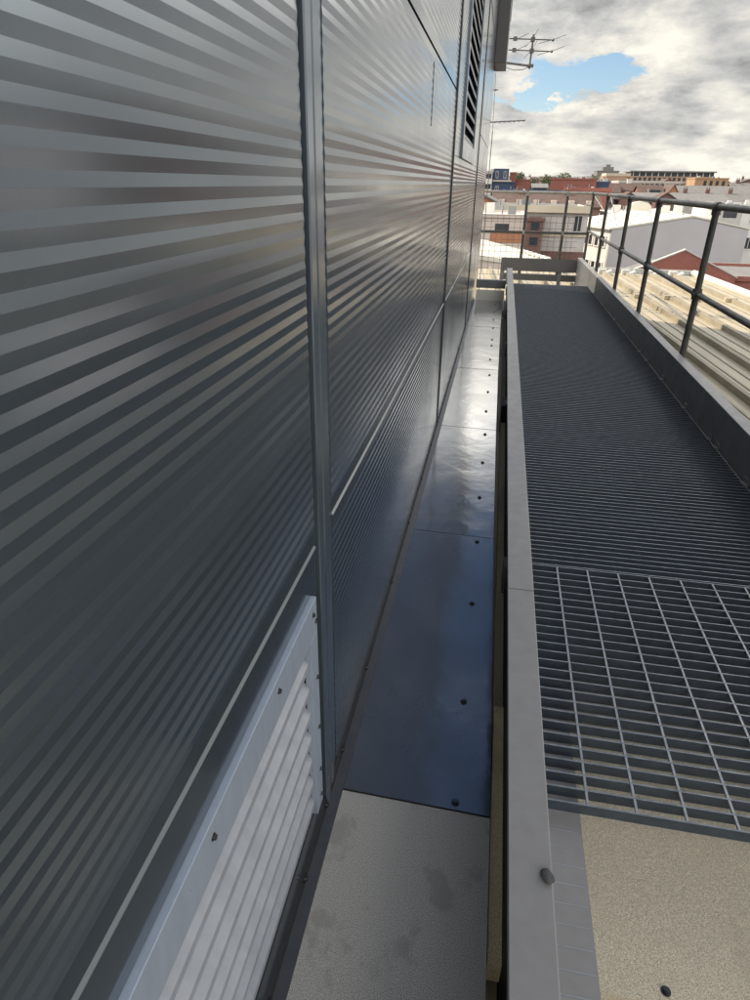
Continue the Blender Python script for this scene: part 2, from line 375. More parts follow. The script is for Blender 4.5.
# ------------------------------------------------------------------ railings
RT, RM, RX, EY = 1.14, .60, 1.345, 11.26
rail = thing('handrail', 'dark tubular two bar railing running along the right side of the walkway', 'railing', (RX, 4, 0))
def rp(o, p): o.parent = p; o.matrix_parent_inverse = Matrix.Translation(p.location).inverted(); return o
py_ = [1.5, 3.12, 4.77, 6.48, 7.98, 9.68]
for y in py_+[EY]:
    b = MB().tube((RX, y, -.05), (RX, y, RT), .0215, 16)
    o = rp(b.build('post', M['rail']), rail)
    c = MB().tube((RX, y-.036, RM), (RX, y+.036, RM), .0285, 16).tube((RX, y, RM-.034), (RX, y, RM+.034), .030, 16)
    c.build('tube_clamp', M['rail'], o)
    c = MB().tube((RX, y-.035, RT), (RX, y+.035, RT), .0275, 16).tube((RX, y, RT-.05), (RX, y, RT+.012), .0285, 16)
    c.build('rail_tee', M['rail'], o)
    MB().tube((RX, y, -.05), (RX, y, .03), .032, 14).build('base_collar', M['rail'], o)
rp(MB().tube((RX, .2, RT), (RX, EY, RT), .0205, 16).build('top_rail', M['rail']), rail)
rp(MB().tube((RX, .2, RM), (RX, EY, RM), .0185, 16).build('middle_rail', M['rail']), rail)
er = thing('end_railing', 'tubular railing with pale worn top bar across the far end of the walkway', 'railing', (.5, EY, 0))
M['railp'] = mat('pale_worn_tube', (.36,.34,.30), rough=.4, metal=.4, noise=.4, nscale=9, col2=(.2,.19,.17))
rp(MB().tube((-.42, EY, RT), (RX, EY, RT), .0215, 14).build('top_rail', M['railp']), er)
rp(MB().tube((-.42, EY, .555), (RX, EY, .56), .02, 14).build('middle_rail', M['rail']), er)
for x in (-.40, .34, .955):
    o = rp(MB().tube((x, EY, -.18), (x, EY, RT), .0225, 14).build('post', M['rail']), er)
    MB().tube((x, EY, RT-.05), (x, EY, RT+.02), .028, 14).build('rail_tee', M['railp'], o)
    MB().tube((x, EY, .52), (x, EY, .59), .028, 14).build('tube_clamp', M['railp'], o)
ms = MB(); 
for k in range(18):
    x = -.37+k*.0925
    if x < 1.2: ms.tube((x, EY-.03, -.10), (x, EY-.03, .80), .0027, 5)
for k in range(11): ms.tube((-.38, EY-.034, -.10+k*.09), (1.2, EY-.034, -.10+k*.09), .0027, 5)
mo = tag(ms.build('wire_mesh', M['rail']), 'dark square wire mesh sheet tied to the far end railing', 'mesh panel')
# tie wires at the corner
tw = MB(); 
for (a, b) in (((1.345, EY, 1.12), (1.52, EY-.6, .84)), ((1.345, EY-.02, 1.13), (1.22, EY-.05, .95)), ((1.50, EY-.55, 1.16), (1.60, EY-.9, .80))): tw.tube(a, b, .006, 6)
tag(tw.build('tie_wire', M['railp']), 'loose tie wires hanging off the far railing corner', 'wire')

# ------------------------------------------------------------------ ribbed roof on the right
RZ = -.25
ang = .062
def rib_x(x0, y): return x0 - ang*(y-8.5)
roof = thing('sheet_roof', 'buff ribbed metal roof beyond the railing, half sunlit half in wall shadow', 'roof', (2, 6, RZ))
def fp(o): o.parent = roof; o.matrix_parent_inverse = Matrix.Translation(roof.location).inverted(); return o
YA, YB = -4.0, 13.3
XR = 3.93
def strip(b, xa, xb, ya, yb, za, zb):
    vs = [(rib_x(xa, ya), ya, za), (rib_x(xb, ya), ya, za), (rib_x(xb, yb), yb, za), (rib_x(xa, yb), yb, za)]
    vs += [(v[0], v[1], zb) for v in vs]
    b.add(vs, [(3,2,1,0), (4,5,6,7), (0,1,5,4), (1,2,6,5), (2,3,7,6), (3,0,4,7)])
b = MB(); strip(b, -1.9, XR, YA, YB, RZ-.06, RZ); fp(b.build('roof_deck', M['roof']))
ribs = [-.31+.425*k for k in range(10)]
for x in ribs:
    b = MB()
    prf = [(x-.026, RZ+.0005), (x-.021, RZ+.055), (x+.016, RZ+.058), (x+.024, RZ+.0005)]
    for (ya, yb) in ((YA, 10.25), (10.40, 13.1)):
        vs = [(rib_x(p[0], y), y, p[1]) for y in (ya, yb) for p in prf]
        b.add(vs, [(0,1,5,4), (1,2,6,5), (2,3,7,6), (3,0,4,7), (3,2,1,0), (4,5,6,7)])
    # two minor swages in each pan
    for dx in (.15, .28): strip(b, x+dx-.008, x+dx+.008, YA, YB-.2, RZ, RZ+.007)
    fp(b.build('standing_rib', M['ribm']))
for x in ribs[4:]:
    xx = rib_x(x, 10.33)
    fp(MB().box(xx-.09, xx+.07, 10.27, 10.37, RZ+.001, RZ+.06).build('rib_saddle', M['roof']))
    xx = rib_x(x, 13.2)
    fp(MB().box(xx-.07, xx+.07, 13.12, 13.28, RZ+.001, RZ+.085).obox((xx+.10, 13.05, RZ+.06), (.05, .03, .02), (0, .08, 0), (-.01, 0, .012)).build('eaves_clip', M['verge']))
b = MB(); strip(b, .9, XR+.01, 13.31, 13.50, RZ-.06, RZ-.03); fp(b.build('eaves_gutter', M['black']))
b = MB(); strip(b, .9, XR+.01, 13.51, 13.56, RZ-.06, RZ+.075); fp(b.build('gutter_lip', M['verge']))
b = MB()
b.tube((rib_x(XR+.05, YA), YA, RZ+.03), (rib_x(XR+.05, YB+.2), YB+.2, RZ+.03), .062, 18)
fp(b.build('verge_cap', M['verge']))
# building under the roof
hb = MB(); hb.box(-4.6, 4.75, YA, 8.0, -14, RZ-.3); hb.box(-1.9, 3.5, 8.0, 13.2, -14, RZ-.3)
hb = fp(hb.build('lower_walls', M['brick']))

# ------------------------------------------------------------------ aerials
a1 = thing('tv_aerial', 'dark twin boom aerial on a short mast bracketed to the fascia box', 'aerial', (.14, 10, 2.6))
def ap(o, p): o.parent = p; o.matrix_parent_inverse = Matrix.Translation(p.location).inverted(); return o
AY = 10.
ap(MB().tube((.140, AY, 2.59), (.150, AY, 2.955), .0125, 10).build('mast', M['ant']), a1)
ap(MB().tube((-.17, AY-.25, 2.625), (.16, AY, 2.62), .013, 10).box(.11, .19, AY-.02, AY+.02, 2.605, 2.64).build('mast_arm', M['ant']), a1)
for z in (2.905, 2.785):
    o = ap(MB().tube((-.15, AY, z+.012), (.40, AY, z-.012), .007, 8).box(-.10, -.05, AY-.02, AY+.02, z-.012, z+.03).box(.12, .175, AY-.025, AY+.025, z-.025, z+.02).sphere((.40, AY, z-.012), .017).build('boom', M['ant']), a1)
    e = MB().tube((.40, AY, z-.01), (.56, AY+.15, z+.065), .0032, 6).tube((.14, AY, z), (.20, AY-.2, z+.075), .0032, 6).tube((.14, AY, z), (.06, AY+.2, z-.05), .0032, 6).tube((-.07, AY, z), (.09, AY+.1, z+.08), .0032, 6)
    e.tube((.39, AY, z-.01), (.22, AY-.15, z-.07), .0032, 6)
    e.build('dipole', M['ant'], o)
cb = MB(); pts = [(.11, AY-.03, 2.60), (.05, AY-.08, 2.57), (-.06, AY-.2, 2.553), (-.17, AY-.4, 2.56), (-.25, AY-.62, 2.575)]
for p, q in zip(pts, pts[1:]): cb.tube(p, q, .004, 6)
ap(cb.build('cable', M['ant']), a1)
a2 = thing('whip_aerial', 'very thin upright rod aerial with a small cross piece beside the wall end', 'aerial', (-.275, 10.2, 2))
ap(MB().tube((-.268, 10.2, 1.9), (-.292, 10.2, 2.58), .0032, 6).build('rod', M['ant']), a2)
ap(MB().tube((-.31, 10.2, 2.385), (-.235, 10.2, 2.385), .006, 6).sphere((-.272, 10.2, 2.385), .012).build('cross_piece', M['ant']), a2)
ap(MB().tube((-.268, 10.2, -.25), (-.268, 10.2, 1.9), .006, 8).tube((-.268, 10.2, 1.0), (-.35, 9.3, 1.0), .006, 8).build('stay', M['ant']), a2)
a3 = thing('yagi_aerial', 'dark boom aerial with a row of short elements low beside the wall end', 'aerial', (-.4, 10.4, 2))
ap(MB().tube((-.5, 10.4, 2.015), (.165, 10.4, 2.045), .007, 8).build('boom', M['ant']), a3)
e = MB()
for k in range(8):
    x = -.31+k*.066; z = 2.0236+.003*k; e.tube((x-.012, 10.29, z-.012), (x+.012, 10.51, z+.012), .011, 6)
ap(e.build('elements', M['ant']), a3)
ap(MB().tube((-.5, 10.4, -.25), (-.5, 10.4, 2.05), .018, 10).build('mast', M['ant']), a3)

# ------------------------------------------------------------------ the town
GROUND = -14.
g = MB().add([(-1500, -400, GROUND), (1500, -400, GROUND), (1500, 3500, GROUND), (-1500, 3500, GROUND)], [(0,1,2,3)]).build('ground', M['tarmac'], fix=False); struct(g)

def windows(parent, x0, x1, rows, n, w, y=0., frame=None, glass='glass', proud=.04, skip=()):
    for (za, zb) in rows:
        for k in range(n):
            if k in skip: continue
            cx = x0+(x1-x0)*(k+.5)/n
            f = MB()
            t = .08
            if frame:
                for q in ((cx-w/2-t, cx+w/2+t, zb, zb+t), (cx-w/2-t, cx+w/2+t, za-t*1.5, za), (cx-w/2-t, cx-w/2, za, zb), (cx+w/2, cx+w/2+t, za, zb), (cx-.03, cx+.03, za, zb)):
                    f.box(q[0], q[1], y-proud-.05, y+.02, q[2], q[3])
                fo = f.build('window', M[frame], parent)
                MB().box(cx-w/2+.001, cx+w/2-.001, y-proud, y+.02, za+.001, zb-.001).build('pane', M[glass], fo)
            else:
                MB().box(cx-w/2, cx+w/2, y-proud, y+.02, za, zb).build('window', M[glass], parent)

def block(name, label, x0, x1, y, depth, ztop, wm, roofm='slate', rz=0, group=None, parapet=.3, cat='building'):
    """flat-topped building standing on the ground, origin at its near left corner"""
    t = thing(name, label, cat, (x0, y, 0), group, rz)
    w = x1-x0
    MB().box(0, w, 0, depth, GROUND, ztop-parapet).build('wall', M[wm], t)
    p = MB(); e = .12
    p.box(-e, w+e, -e, .15, ztop-parapet+.003, ztop); p.box(-e, w+e, depth-.15, depth+e, ztop-parapet+.003, ztop)
    p.box(-e, .15, .15, depth-.15, ztop-parapet+.003, ztop); p.box(w-.15, w+e, .15, depth-.15, ztop-parapet+.003, ztop)
    p.build('parapet', M[wm], t)
    MB().box(.151, w-.151, .151, depth-.151, ztop-parapet+.002, ztop-parapet*.6).build('roof', M[roofm], t)
    rg = random.Random(int(x0*7+y))
    for _ in range(0 if y < 47 or w < 2 else 3 if y < 140 else 2):
        bx, by = rg.uniform(.1, .8)*w, rg.uniform(.3, .8)*depth; sz = rg.uniform(.25, .6)
        MB().box(bx, bx+sz*1.4, by, by+sz, ztop-parapet*.6+.002, ztop-parapet*.6+sz+.15).build('roof_vent', M[rg.choice(['white', 'darkblade', 'stonew'])], t)
        MB().tube((bx-.4, by, ztop-parapet*.6), (bx-.4, by, ztop+.5), .06, 6).build('vent_pipe', M['darkblade'], t)
    return t
def house(name, label, x0, x1, y, depth, eave, ridge, wm, rm, axis='x', rz=0, chim=(), group=None, cat='house', over=.3):
    """pitched roof; axis 'x': ridge runs across the view; 'y': gable faces the camera"""
    t = thing(name, label, cat, (x0, y, 0), group, rz); w = x1-x0
    if axis == 'x':
        MB().extrude([(0, GROUND), (depth, GROUND), (depth, eave), (depth/2, ridge), (0, eave)], 0, w, 'x').build('wall', M[wm], t)
        k = (ridge-eave)/(depth/2); o = over
        r = MB().extrude([(-o, eave-o*k+.02), (depth/2, ridge+.02), (depth+o, eave-o*k+.02), (depth+o, eave-o*k+.17), (depth/2, ridge+.17), (-o, eave-o*k+.17)], -o, w+o, 'x')
    else:
        MB().extrude([(0, GROUND), (w, GROUND), (w, eave), (w/2, ridge), (0, eave)], 0, depth, 'y').build('wall', M[wm], t)
        k = (ridge-eave)/(w/2); o = over
        r = MB().extrude([(-o, eave-o*k+.02), (w/2, ridge+.02), (w+o, eave-o*k+.02), (w+o, eave-o*k+.17), (w/2, ridge+.17), (-o, eave-o*k+.17)], -o, depth+o, 'y')
    ro = r.build('roof', M[rm], t)
    for (cx, cy) in chim:
        c = MB().box(cx-.36, cx+.36, cy-.25, cy+.25, eave, ridge+.8)
        c.tube((cx-.2, cy, ridge+.8), (cx-.2, cy, ridge+1.15), .1, 8); c.tube((cx+.2, cy, ridge+.8), (cx+.2, cy, ridge+1.15), .1, 8)
        c.build('chimney', M['brick_b'], ro)
    return t

# K: big grey-clad hall with white roof, red brick gable house before it
K = thing('clad_hall', 'large hall with blank grey end wall, windowed white side and bright white roof', 'building', (11.33, 75, 0), None, R(20.5))
kw, kd, ke, ka = 16.2, 12., -2.86, -1.62
MB().extrude([(0, GROUND), (kw, GROUND), (kw, ke), (kw*.56, ka), (0, ke)], 0, .3, 'y').build('end_wall', M['greyclad'], K)
MB().extrude([(.02, GROUND), (kw-.02, GROUND), (kw-.02, ke-.05), (kw*.56, ka-.05), (.02, ke-.05)], .302, kd, 'y').build('side_wall', M['white'], K)
MB().extrude([(-.35, ke-.03), (kw*.56, ka+.01), (kw+.3, ke), (kw+.3, ke+.16), (kw*.56, ka+.18), (-.35, ke+.13)], -.1, kd+.2, 'y').build('roof', M['membrane'], K)
dots = MB()
for i in range(6):
    for j in range(4):
        x = 1.2+i*1.5; zz = ke+(ka-ke)*x/(kw*.56)+.17; dots.box(x-.07, x+.07, 1.2+j*2.1, 1.36+j*2.1, zz-.05, zz+.1)
dots.build('roof_fixings', M['darkblade'], K)
for (za, zb) in ((-4.75, -3.55), (-7.6, -6.2)):
    for k in range(6):
        y0 = .9+k*1.42
        f = MB()
        for q in ((y0-.1, y0+.1, za, zb), (y0+.86, y0+1.06, za, zb), (y0+.1, y0+.86, zb-.1, zb), (y0+.1, y0+.86, za, za+.1)): f.box(-.08, .015, q[0], q[1], q[2], q[3])
        fo = f.build('window', M['white'], K)
        MB().box(-.03, .015, y0+.101, y0+.859, za+.101, zb-.101).build('pane', M['glass'], fo)
MB().box(-.2, .018, .32, kd-.1, GROUND, -8.3).build('brick_plinth', M['brick_o'], K)
L_ = house('brick_gable_house', 'dark red brick gable with thin pale verge in front of the grey hall', 8.1, 14.75, 45.3, 9, -5.3, -3.85, 'brick', 'slate', 'y', over=.05)
MB().extrude([(0, GROUND), (6.65, GROUND), (6.65, -3.8), (3.325, -2.3), (0, -3.8)], -.3, -.003, 'y').build('gable_parapet', M['brick'], L_)
vb = MB()
for sgn in (0, 1):
    a = Vector((-.1 if not sgn else 6.75, -.16, -3.81)); b_ = Vector((3.325, -.16, -2.26)); c = (a+b_)/2; u = (b_-a)/2
    vb.obox(c, u, (0, .19, 0), Vector((-u.z, 0, u.x)).normalized()*.035)
vb.build('verge_board', M['stonew'], L_)
block('brick_annexe', 'plain dark red brick wall low at the right edge beside the gable', 14.9, 22, 45.4, 8, -3.75, 'brick', 'slate')
# second white roof block behind the hall with rooflights
W2 = block('white_roof_block', 'low block with bright white roof cluttered with vents behind the hall', 13.6, 24.0, 96, 22, -1.95, 'white', 'membrane')
MB().extrude([(k_[0], k_[1]) for k_ in [(3.2, -2.07), (3.2, -1.2), (3.7, -.75), (4.6, -.6), (5.5, -.75), (6.0, -1.2), (6.0, -2.07)]], 3, 5, 'y').build('arched_rooflight', M['membrane'], W2)
for (x, y, w, h) in ((7.4, 4, 1.2, .7), (1.5, 6, 1.0, .6), (9.0, 2.5, .9, .8)):
    MB().box(x, x+w, y, y+1.2, -2.07, -2.07+h+.3).build('roof_vent', M['white'], W2)
W3 = block('grey_roof_hut', 'small grey plant hut with dark louvre on the white roofs', 26.2, 29.0, 92, 5, -.95, 'stonew', 'slate')
windows(W3, .3, 2.5, [(-2.1, -1.25)], 1, 1.6)
# M: pale office with windows at the right edge
Mo = block('pale_office', 'pale grey office with two dark windows at the right edge under the handrail', 28.6, 42, 100, 14, -.75, 'white', 'slate')
windows(Mo, 1.0, 13, [(-2.9, -1.5), (-6.2, -4.8)], 5, 1.15, frame='white')
# I: stone building with cream cornice
I_ = block('stone_building', 'grey stone building with cream cornice and single tall window behind the mesh', -1.2, 7.7, 66, 10, -.55, 'stonew', 'slate', parapet=.45)
MB().box(1.3, 9.1, -.4, -.121, -1.05, -.46).build('cornice', M['cream'], I_)
MB().box(3.4, 9.05, -.12, -.001, -3.1, -2.9).build('string_course', M['cream'], I_)
windows(I_, 7.2, 8.9, [(-2.6, -1.3)], 1, .62, frame='stonew')
windows(I_, 5.6, 9.0, [(-5.1, -3.5)], 1, 2.9, glass='stonew')
MB().box(4.6, 8.95, -.1, -.001, GROUND, -4.4).build('brick_base', M['brick_b'], I_)
bb = block('brick_stair_bay', 'narrow brown brick bay with two small windows and white roof behind the mesh', 2.15, 3.62, 64, 1.8, -1.45, 'brick_b', 'membrane')
windows(bb, .1, 1.4, [(-2.45, -1.85), (-3.75, -3.1)], 1, .75)
J_ = block('pale_workshop', 'low pale pinkish workshop with one dark window at the wall end', -3.2, 1.42, 48, 7, -.60, 'pink', 'membrane', parapet=.22)
windows(J_, 2.55, 3.75, [(-1.75, -1.2)], 1, .95)
MB().box(2.4, 4.55, -.05, -.001, -2.4, -1.78).build('brick_panel', M['brick_o'], J_)
sl = thing('sloping_roof_shed', 'shed with bright white mono pitch roof sloping down to the right', 'shed', (0, 30, 0))
vs = [(-1.6, 0, -1.50), (2.15, 0, -1.93), (2.5, 5.6, -2.10), (-1.9, 5.6, -1.12)]
MB().add(vs+[(v[0], v[1], v[2]-.18) for v in vs], [(0,1,2,3), (7,6,5,4), (0,4,5,1), (1,5,6,2), (2,6,7,3), (3,7,4,0)]).build('roof', M['membrane'], sl)
MB().add([(v[0]*.97, v[1]*.97+.05, v[2]-.185) for v in vs]+[(v[0]*.97, v[1]*.97+.05, GROUND) for v in vs], [(0,1,2,3), (7,6,5,4), (0,4,5,1), (1,5,6,2), (2,6,7,3), (3,7,4,0)]).build('wall', M['pink'], sl)
lp = MB()
for k in range(7): lp.sphere((1.1+k*.2, 5.0-.25*k, -1.78-.03*k), .17, 1, 1, .55, 8, 5)
lp.build('roof_sacking', M['white'], sl)
# H: brick house with slate slope at the wall end
H_ = house('slate_roof_house', 'small orange brick house with grey slate gable roof at the wall end', -5.6, 1.0, 80, 10, -1.55, -.08, 'brick_o', 'slate', 'y')
block('dark_garage', 'flat dark garage opening under the slate roofed house', -.95, .45, 79, .9, -1.15, 'navy', 'slate')
# G: brown tiled terrace
G_ = house('brown_terrace', 'long brown tiled terrace with small pale dormers behind the railing', -1.6, 12.4, 95, 9, -1.35, -.10, 'brick_b', 'tile', 'x', chim=((3.5, 4.5), (9.8, 4.5)))
for k in range(6): MB().box(.8+k*2.3, 1.5+k*2.3, .4, 1.9, -1.2, -.62).build('dormer', M['pink'], G_)
F_ = block('navy_strip_block', 'long low navy clad block with flat roof', -.4, 9.1, 112, 8, .45, 'navy', 'slate', parapet=.8)
# A: navy apartments
A_ = block('navy_flats', 'stepped navy blue flats with white balcony ends by the wall end', -3.3, 1.6, 160, 12, 1.7, 'navy', 'membrane')
MB().box(.1, 3.5, 1.0, 9, 1.55, 4.3).build('upper_storey', M['navy'], A_)
MB().box(.0, 4.2, -.35, .9, 1.701, 2.0).build('terrace_rail', M['cream'], A_)
windows(A_, .0, 3.6, [(2.5, 3.7)], 2, .5, y=1.0, frame='stonew')
windows(A_, .2, 2.0, [(-.3, .7)], 1, .6, frame='white')
Ab = block('white_balcony_block', 'white and grey balcony stack half hidden behind the clad wall', -5.6, -3.35, 159, 10, 3.75, 'stonew', 'slate')
windows(Ab, .2, 2.1, [(2.3, 3.2), (.2, 1.1), (-1.8, -.8)], 1, 1.7)
for z in (1.2, -.9): MB().box(.1, 2.2, -.5, -.001, z, z+.95).build('balcony', M['white'], Ab)
block('rust_tower', 'narrow rust red clad stair tower next to navy flats', .5, 1.9, 163, 8, 3.65, 'rust', 'slate')
block('rust_block', 'plain rust red clad box right of the stair tower', 2.0, 5.3, 165, 12, 2.3, 'rust', 'slate')
house('blue_roof_shed', 'small bluish roofed shed between the two rust red boxes', 5.4, 8.3, 150, 8, .6, 1.3, 'navy', 'slate', 'x')
D_ = block('rust_hall', 'long rust red hall with sunlit orange left side', 7.7, 15.6, 130, 12, 2.35, 'rust', 'slate', rz=R(-4))
E_ = block('low_rust_hall', 'low brownish red brick hall in front of the long rust one', 9.9, 16.1, 114, 10, .9, 'brick', 'slate', parapet=.5)
block('navy_cube', 'small navy cube building with white sign plates beside the rust hall', 15.75, 18.0, 131, 6, 1.9, 'navy', 'slate')
# O: broad slate roofs
for i, (x0, x1, y, e, r_, lab) in enumerate(((15.5, 22.0, 120, -1.3, -.05, 'grey slate double roof left of the white roofs with brown gable'),
                                           (22.3, 30.0, 124, -1.2, .10, 'grey slate roof behind the white roof block'),
                                           (30.3, 38.0, 128, -1.1, .0, 'weathered slate roof in the middle right behind handrail'))):
    house('slate_house', lab, x0, x1, y, 12, e, r_, 'stonew', 'slate', 'x', group='slate roofed houses in the middle distance')
for (x0, x1, y, lab) in ((18.0, 21.0, 117, 'little brown gable dormer house, left one of a pair over slate roofs'), (24.4, 27.6, 121, 'little brown gable dormer house, right one of a pair over slate roofs')):
    house('gable_house', lab, x0, x1, y, 4, -.7, .25, 'brick_b', 'tile', 'y', group='small brown gables')
V_ = house('pale_terrace', 'row of pale terraced houses with many chimneys at right behind handrail', 31.5, 48, 137, 9, -1.6, .1, 'cream', 'slate', 'x', chim=((2, 4.5), (6, 4.5), (10, 4.5), (14, 4.5)))
windows(V_, .5, 16, [(-3.4, -2.3)], 8, .8, frame='white')
R_ = house('long_slate_house', 'long grey brown roofed house with orange gable end on the right skyline', 34.0, 48.5, 150, 11, -.45, 1.35, 'brick_o', 'slate', 'x')
house('orange_gable', 'bright orange brick gable end left of the long slate house', 31.9, 34.2, 149, 8, -.2, 1.5, 'brick_o', 'tile', 'y')
U_ = house('red_tile_house', 'red brown tiled house with a wide dormer window left of orange gable', 27.0, 31.6, 150, 9, -.5, 1.35, 'brick', 'tile', 'x')
MB().box(1.6, 4.0, .2, 3, -.3, .75).build('dormer', M['slate'], U_)
MB().box(1.8, 3.8, .16, .199, -.1, .6).build('window', M['glass'], U_)
T_ = block('glass_strip_building', 'low long building with dark glazed band under a pale roof edge', 31.4, 51, 210, 14, 2.6, 'stonew', 'slate', parapet=.5)
windows(T_, .4, 19.2, [(.4, 1.9)], 14, 1.05)
block('white_stub_tower', 'small white stub tower standing before the long glazed building', 32.95, 34.0, 205, 1.2, 2.95, 'white', 'white')
P_ = block('long_skyline_flats', 'long skyline flats with dark glazed top floor and peach front', 34.3, 69.5, 260, 16, 4.4, 'peach', 'slate')
MB().box(8.5, 35.6, .6, 14, 4.15, 5.7).build('glazed_top_floor', M['glass'], P_)
MB().box(7.8, 36.2, -.3, 15, 5.705, 6.1).build('top_roof', M['slate'], P_)
for k in range(13): MB().box(8.9+k*2.1, 9.15+k*2.1, .45, .599, 4.42, 5.7).build('mullion', M['white'], P_)
windows(P_, 9, 35, [(1.2, 2.6), (3.0, 4.0)], 16, .9)
MB().box(-.2, 8.2, -.1, 12, 4.41, 5.2).build('left_wing', M['cream'], P_)
Pt = block('round_top_building', 'grey stepped drum topped building at left end of the skyline flats', 34.0, 42.0, 285, 10, 6.4, 'slate', 'slate')
MB().box(2.2, 6.2, 2, 8, 6.2, 7.7).build('upper_drum', M['slate'], Pt)
MB().box(3.4, 5.0, 3, 7, 7.705, 8.6).build('lantern', M['slate'], Pt)
Q_ = block('ochre_building', 'square ochre building with four dark windows on the right skyline', 49.3, 57.6, 200, 9, 3.5, 'orange', 'tile')
windows(Q_, 1.8, 7.9, [(1.4, 2.8)], 4, .75)
# far rows of roofs filling the skyline, each its own house
rm = ['slate', 'tile', 'slate', 'tile']; wmn = ['brick', 'cream', 'brick_o', 'pink', 'brick_b', 'stonew']
rng = random.Random(11)
n_ = 0
adj = ['small', 'narrow', 'wide', 'squat', 'tall']; 
for (Y, x0, x1, top, st) in ((175, 6, 31, 1.6, 5.2), (225, 5, 48, 3.2, 7.5), (240, 58, 74, 2.6, 6.5), (165, 49, 60, 1.6, 6.0), (310, -4, 40, 4.6, 10.5), (300, 72, 95, 4.6, 9)):
    x = x0
    while x < x1:
        w = st*rng.uniform(.7, 1.15); r_ = top+rng.uniform(-.7, .5); e = r_-rng.uniform(1.2, 2.0)
        wmat = rng.choice(wmn); rmat = rng.choice(rm); n_ += 1
        words = {'brick': 'red brick', 'cream': 'cream', 'brick_o': 'orange brick', 'pink': 'pale pink', 'brick_b': 'brown brick', 'stonew': 'grey stone'}[wmat]
        where = {175: 'between the rust hall and orange gable', 225: 'in the row below the far skyline', 240: 'right of the ochre building', 165: 'at the right edge under ochre building', 310: 'along the far left skyline', 300: 'along the far right skyline'}[Y]
        h = house('distant_house', 'distant %s house with %s roof %s' % (words, 'slate' if rmat == 'slate' else 'brown tile', where),
                  x, x+w, Y+rng.uniform(-4, 4), 8, e, r_, wmat, rmat, rng.choice('xxy'), chim=((w*.3, 4),) if rng.random() < .6 else (), group='distant houses on the skyline')
        windows(h, .4, w-.4, [(e-1.9, e-.8)], 2, .8)
        x += w+rng.uniform(.1, 1.2)
# off to the right, mirrored in the ribbed wall
for i, (x0, x1, y, d, zt, wm) in enumerate(((40, 58, 44, 20, -1.5, 'greyclad'), (34, 52, 6, 24, -2.0, 'greyclad'), (60, 84, -30, 22, 1.5, 'pink'), (45, 60, 92, 14, .2, 'brick_b'), (80, 110, 55, 24, 4.0, 'stonew'))):
    bl = block('side_street_block', ['grey clad block across the side street', 'grey clad warehouse right of the roof', 'pale pink block far right behind the camera', 'brown brick block beyond the pale office', 'tall grey block far off to the right'][i], x0, x1, y, d, zt, wm, 'membrane')
# trees on the skyline
def tree(x, y, top, w, label):
    t = thing('broadleaf_tree', label, 'tree', (x, y, 0), 'trees on the far skyline')
    h0 = top-w*1.1
    tr = MB().tube((0, 0, GROUND), (0, 0, top-w*.45), .35, 8, .14)
    for k in range(5):
        a = k*1.3; tr.tube((0, 0, h0-.3), (math.cos(a)*w*.32, math.sin(a)*w*.32, h0+w*.5), .14, 6, .05)
    tr.build('trunk', M['bark'], t)
    lf = MB(); rg = random.Random(int(x*10))
    lobes = [(rg.uniform(-.32, .32)*w, rg.uniform(-.3, .3)*w, h0+w*rg.uniform(.2, .8), w*rg.uniform(.18, .32)) for _ in range(9)]
    for (lx, ly, lz, lr) in lobes:
        for _ in range(90):
            d = Vector((rg.gauss(0, 1), rg.gauss(0, 1), rg.gauss(0, 1))).normalized()*lr*rg.uniform(.55, 1.05)
            c = Vector((lx, ly, lz))+d; u = Vector((rg.gauss(0, 1), rg.gauss(0, 1), rg.gauss(0, 1))).normalized(); v = u.orthogonal().normalized()
            s = w*.045
            lf.add([c+u*s, c+v*s, c-u*s, c-v*s*.8], [(0,1,2,3)])
    lf.build('crown', M['leaf'], t, fix=False)
for (x, y, top, w, lab) in ((15.0, 200, 4.6, 4.2, 'rounded dark green tree behind the rust hall'), (10.5, 210, 4.0, 4.5, 'low green tree between the rust red boxes'), (6.8, 205, 3.6, 4.0, 'low green tree right behind the rust box'),
                          (74, 280, 5.2, 6.0, 'green tree at the right end of the skyline'), (24.5, 215, 4.3, 3.6, 'small dark tree among the left skyline roofs'), (2.2, 180, 4.2, 3.6, 'bushy tree behind the narrow rust tower')):
    tree(x, y, top, w, lab)

# ------------------------------------------------------------------ light
SUN_AZ, SUN_EL = R(-64), R(36)          # azimuth from +Y, negative to the left
S = Vector((math.sin(SUN_AZ)*math.cos(SUN_EL), math.cos(SUN_AZ)*math.cos(SUN_EL), math.sin(SUN_EL)))
ld = bpy.data.lights.new('sun', 'SUN'); ld.energy = 3.8; ld.angle = R(.53); ld.color = (1, .86, .66)
lo = bpy.data.objects.new('sun', ld); col.objects.link(lo); lo.rotation_euler = S.to_track_quat('Z', 'Y').to_euler(); lo.location = (-20, 20, 30)

w = bpy.data.worlds.new('World'); sc.world = w; w.use_nodes = True
nt = w.node_tree; nt.nodes.clear(); N = nt.nodes.new; L = nt.links.new
def val(x):
    return x
def mth(op, a, b=None, c=None, clamp=False):
    n = N('ShaderNodeMath'); n.operation = op; n.use_clamp = clamp
    for i, x in enumerate((a, b, c)):
        if x is None: continue
        if isinstance(x, (int, float)): n.inputs[i].default_value = x
        else: L(x, n.inputs[i])
    return n.outputs[0]
def smooth(x, a, b):
    n = N('ShaderNodeMapRange'); n.interpolation_type = 'SMOOTHSTEP'; L(x, n.inputs[0]); n.inputs[1].default_value = a; n.inputs[2].default_value = b
    return n.outputs[0]
tc = N('ShaderNodeTexCoord'); sx = N('ShaderNodeSeparateXYZ'); L(tc.outputs['Generated'], sx.inputs[0])
dx, dy, dz = sx.outputs
zc = mth('MAXIMUM', dz, 0.0)
inv = mth('DIVIDE', 1.0, mth('ADD', zc, .27))
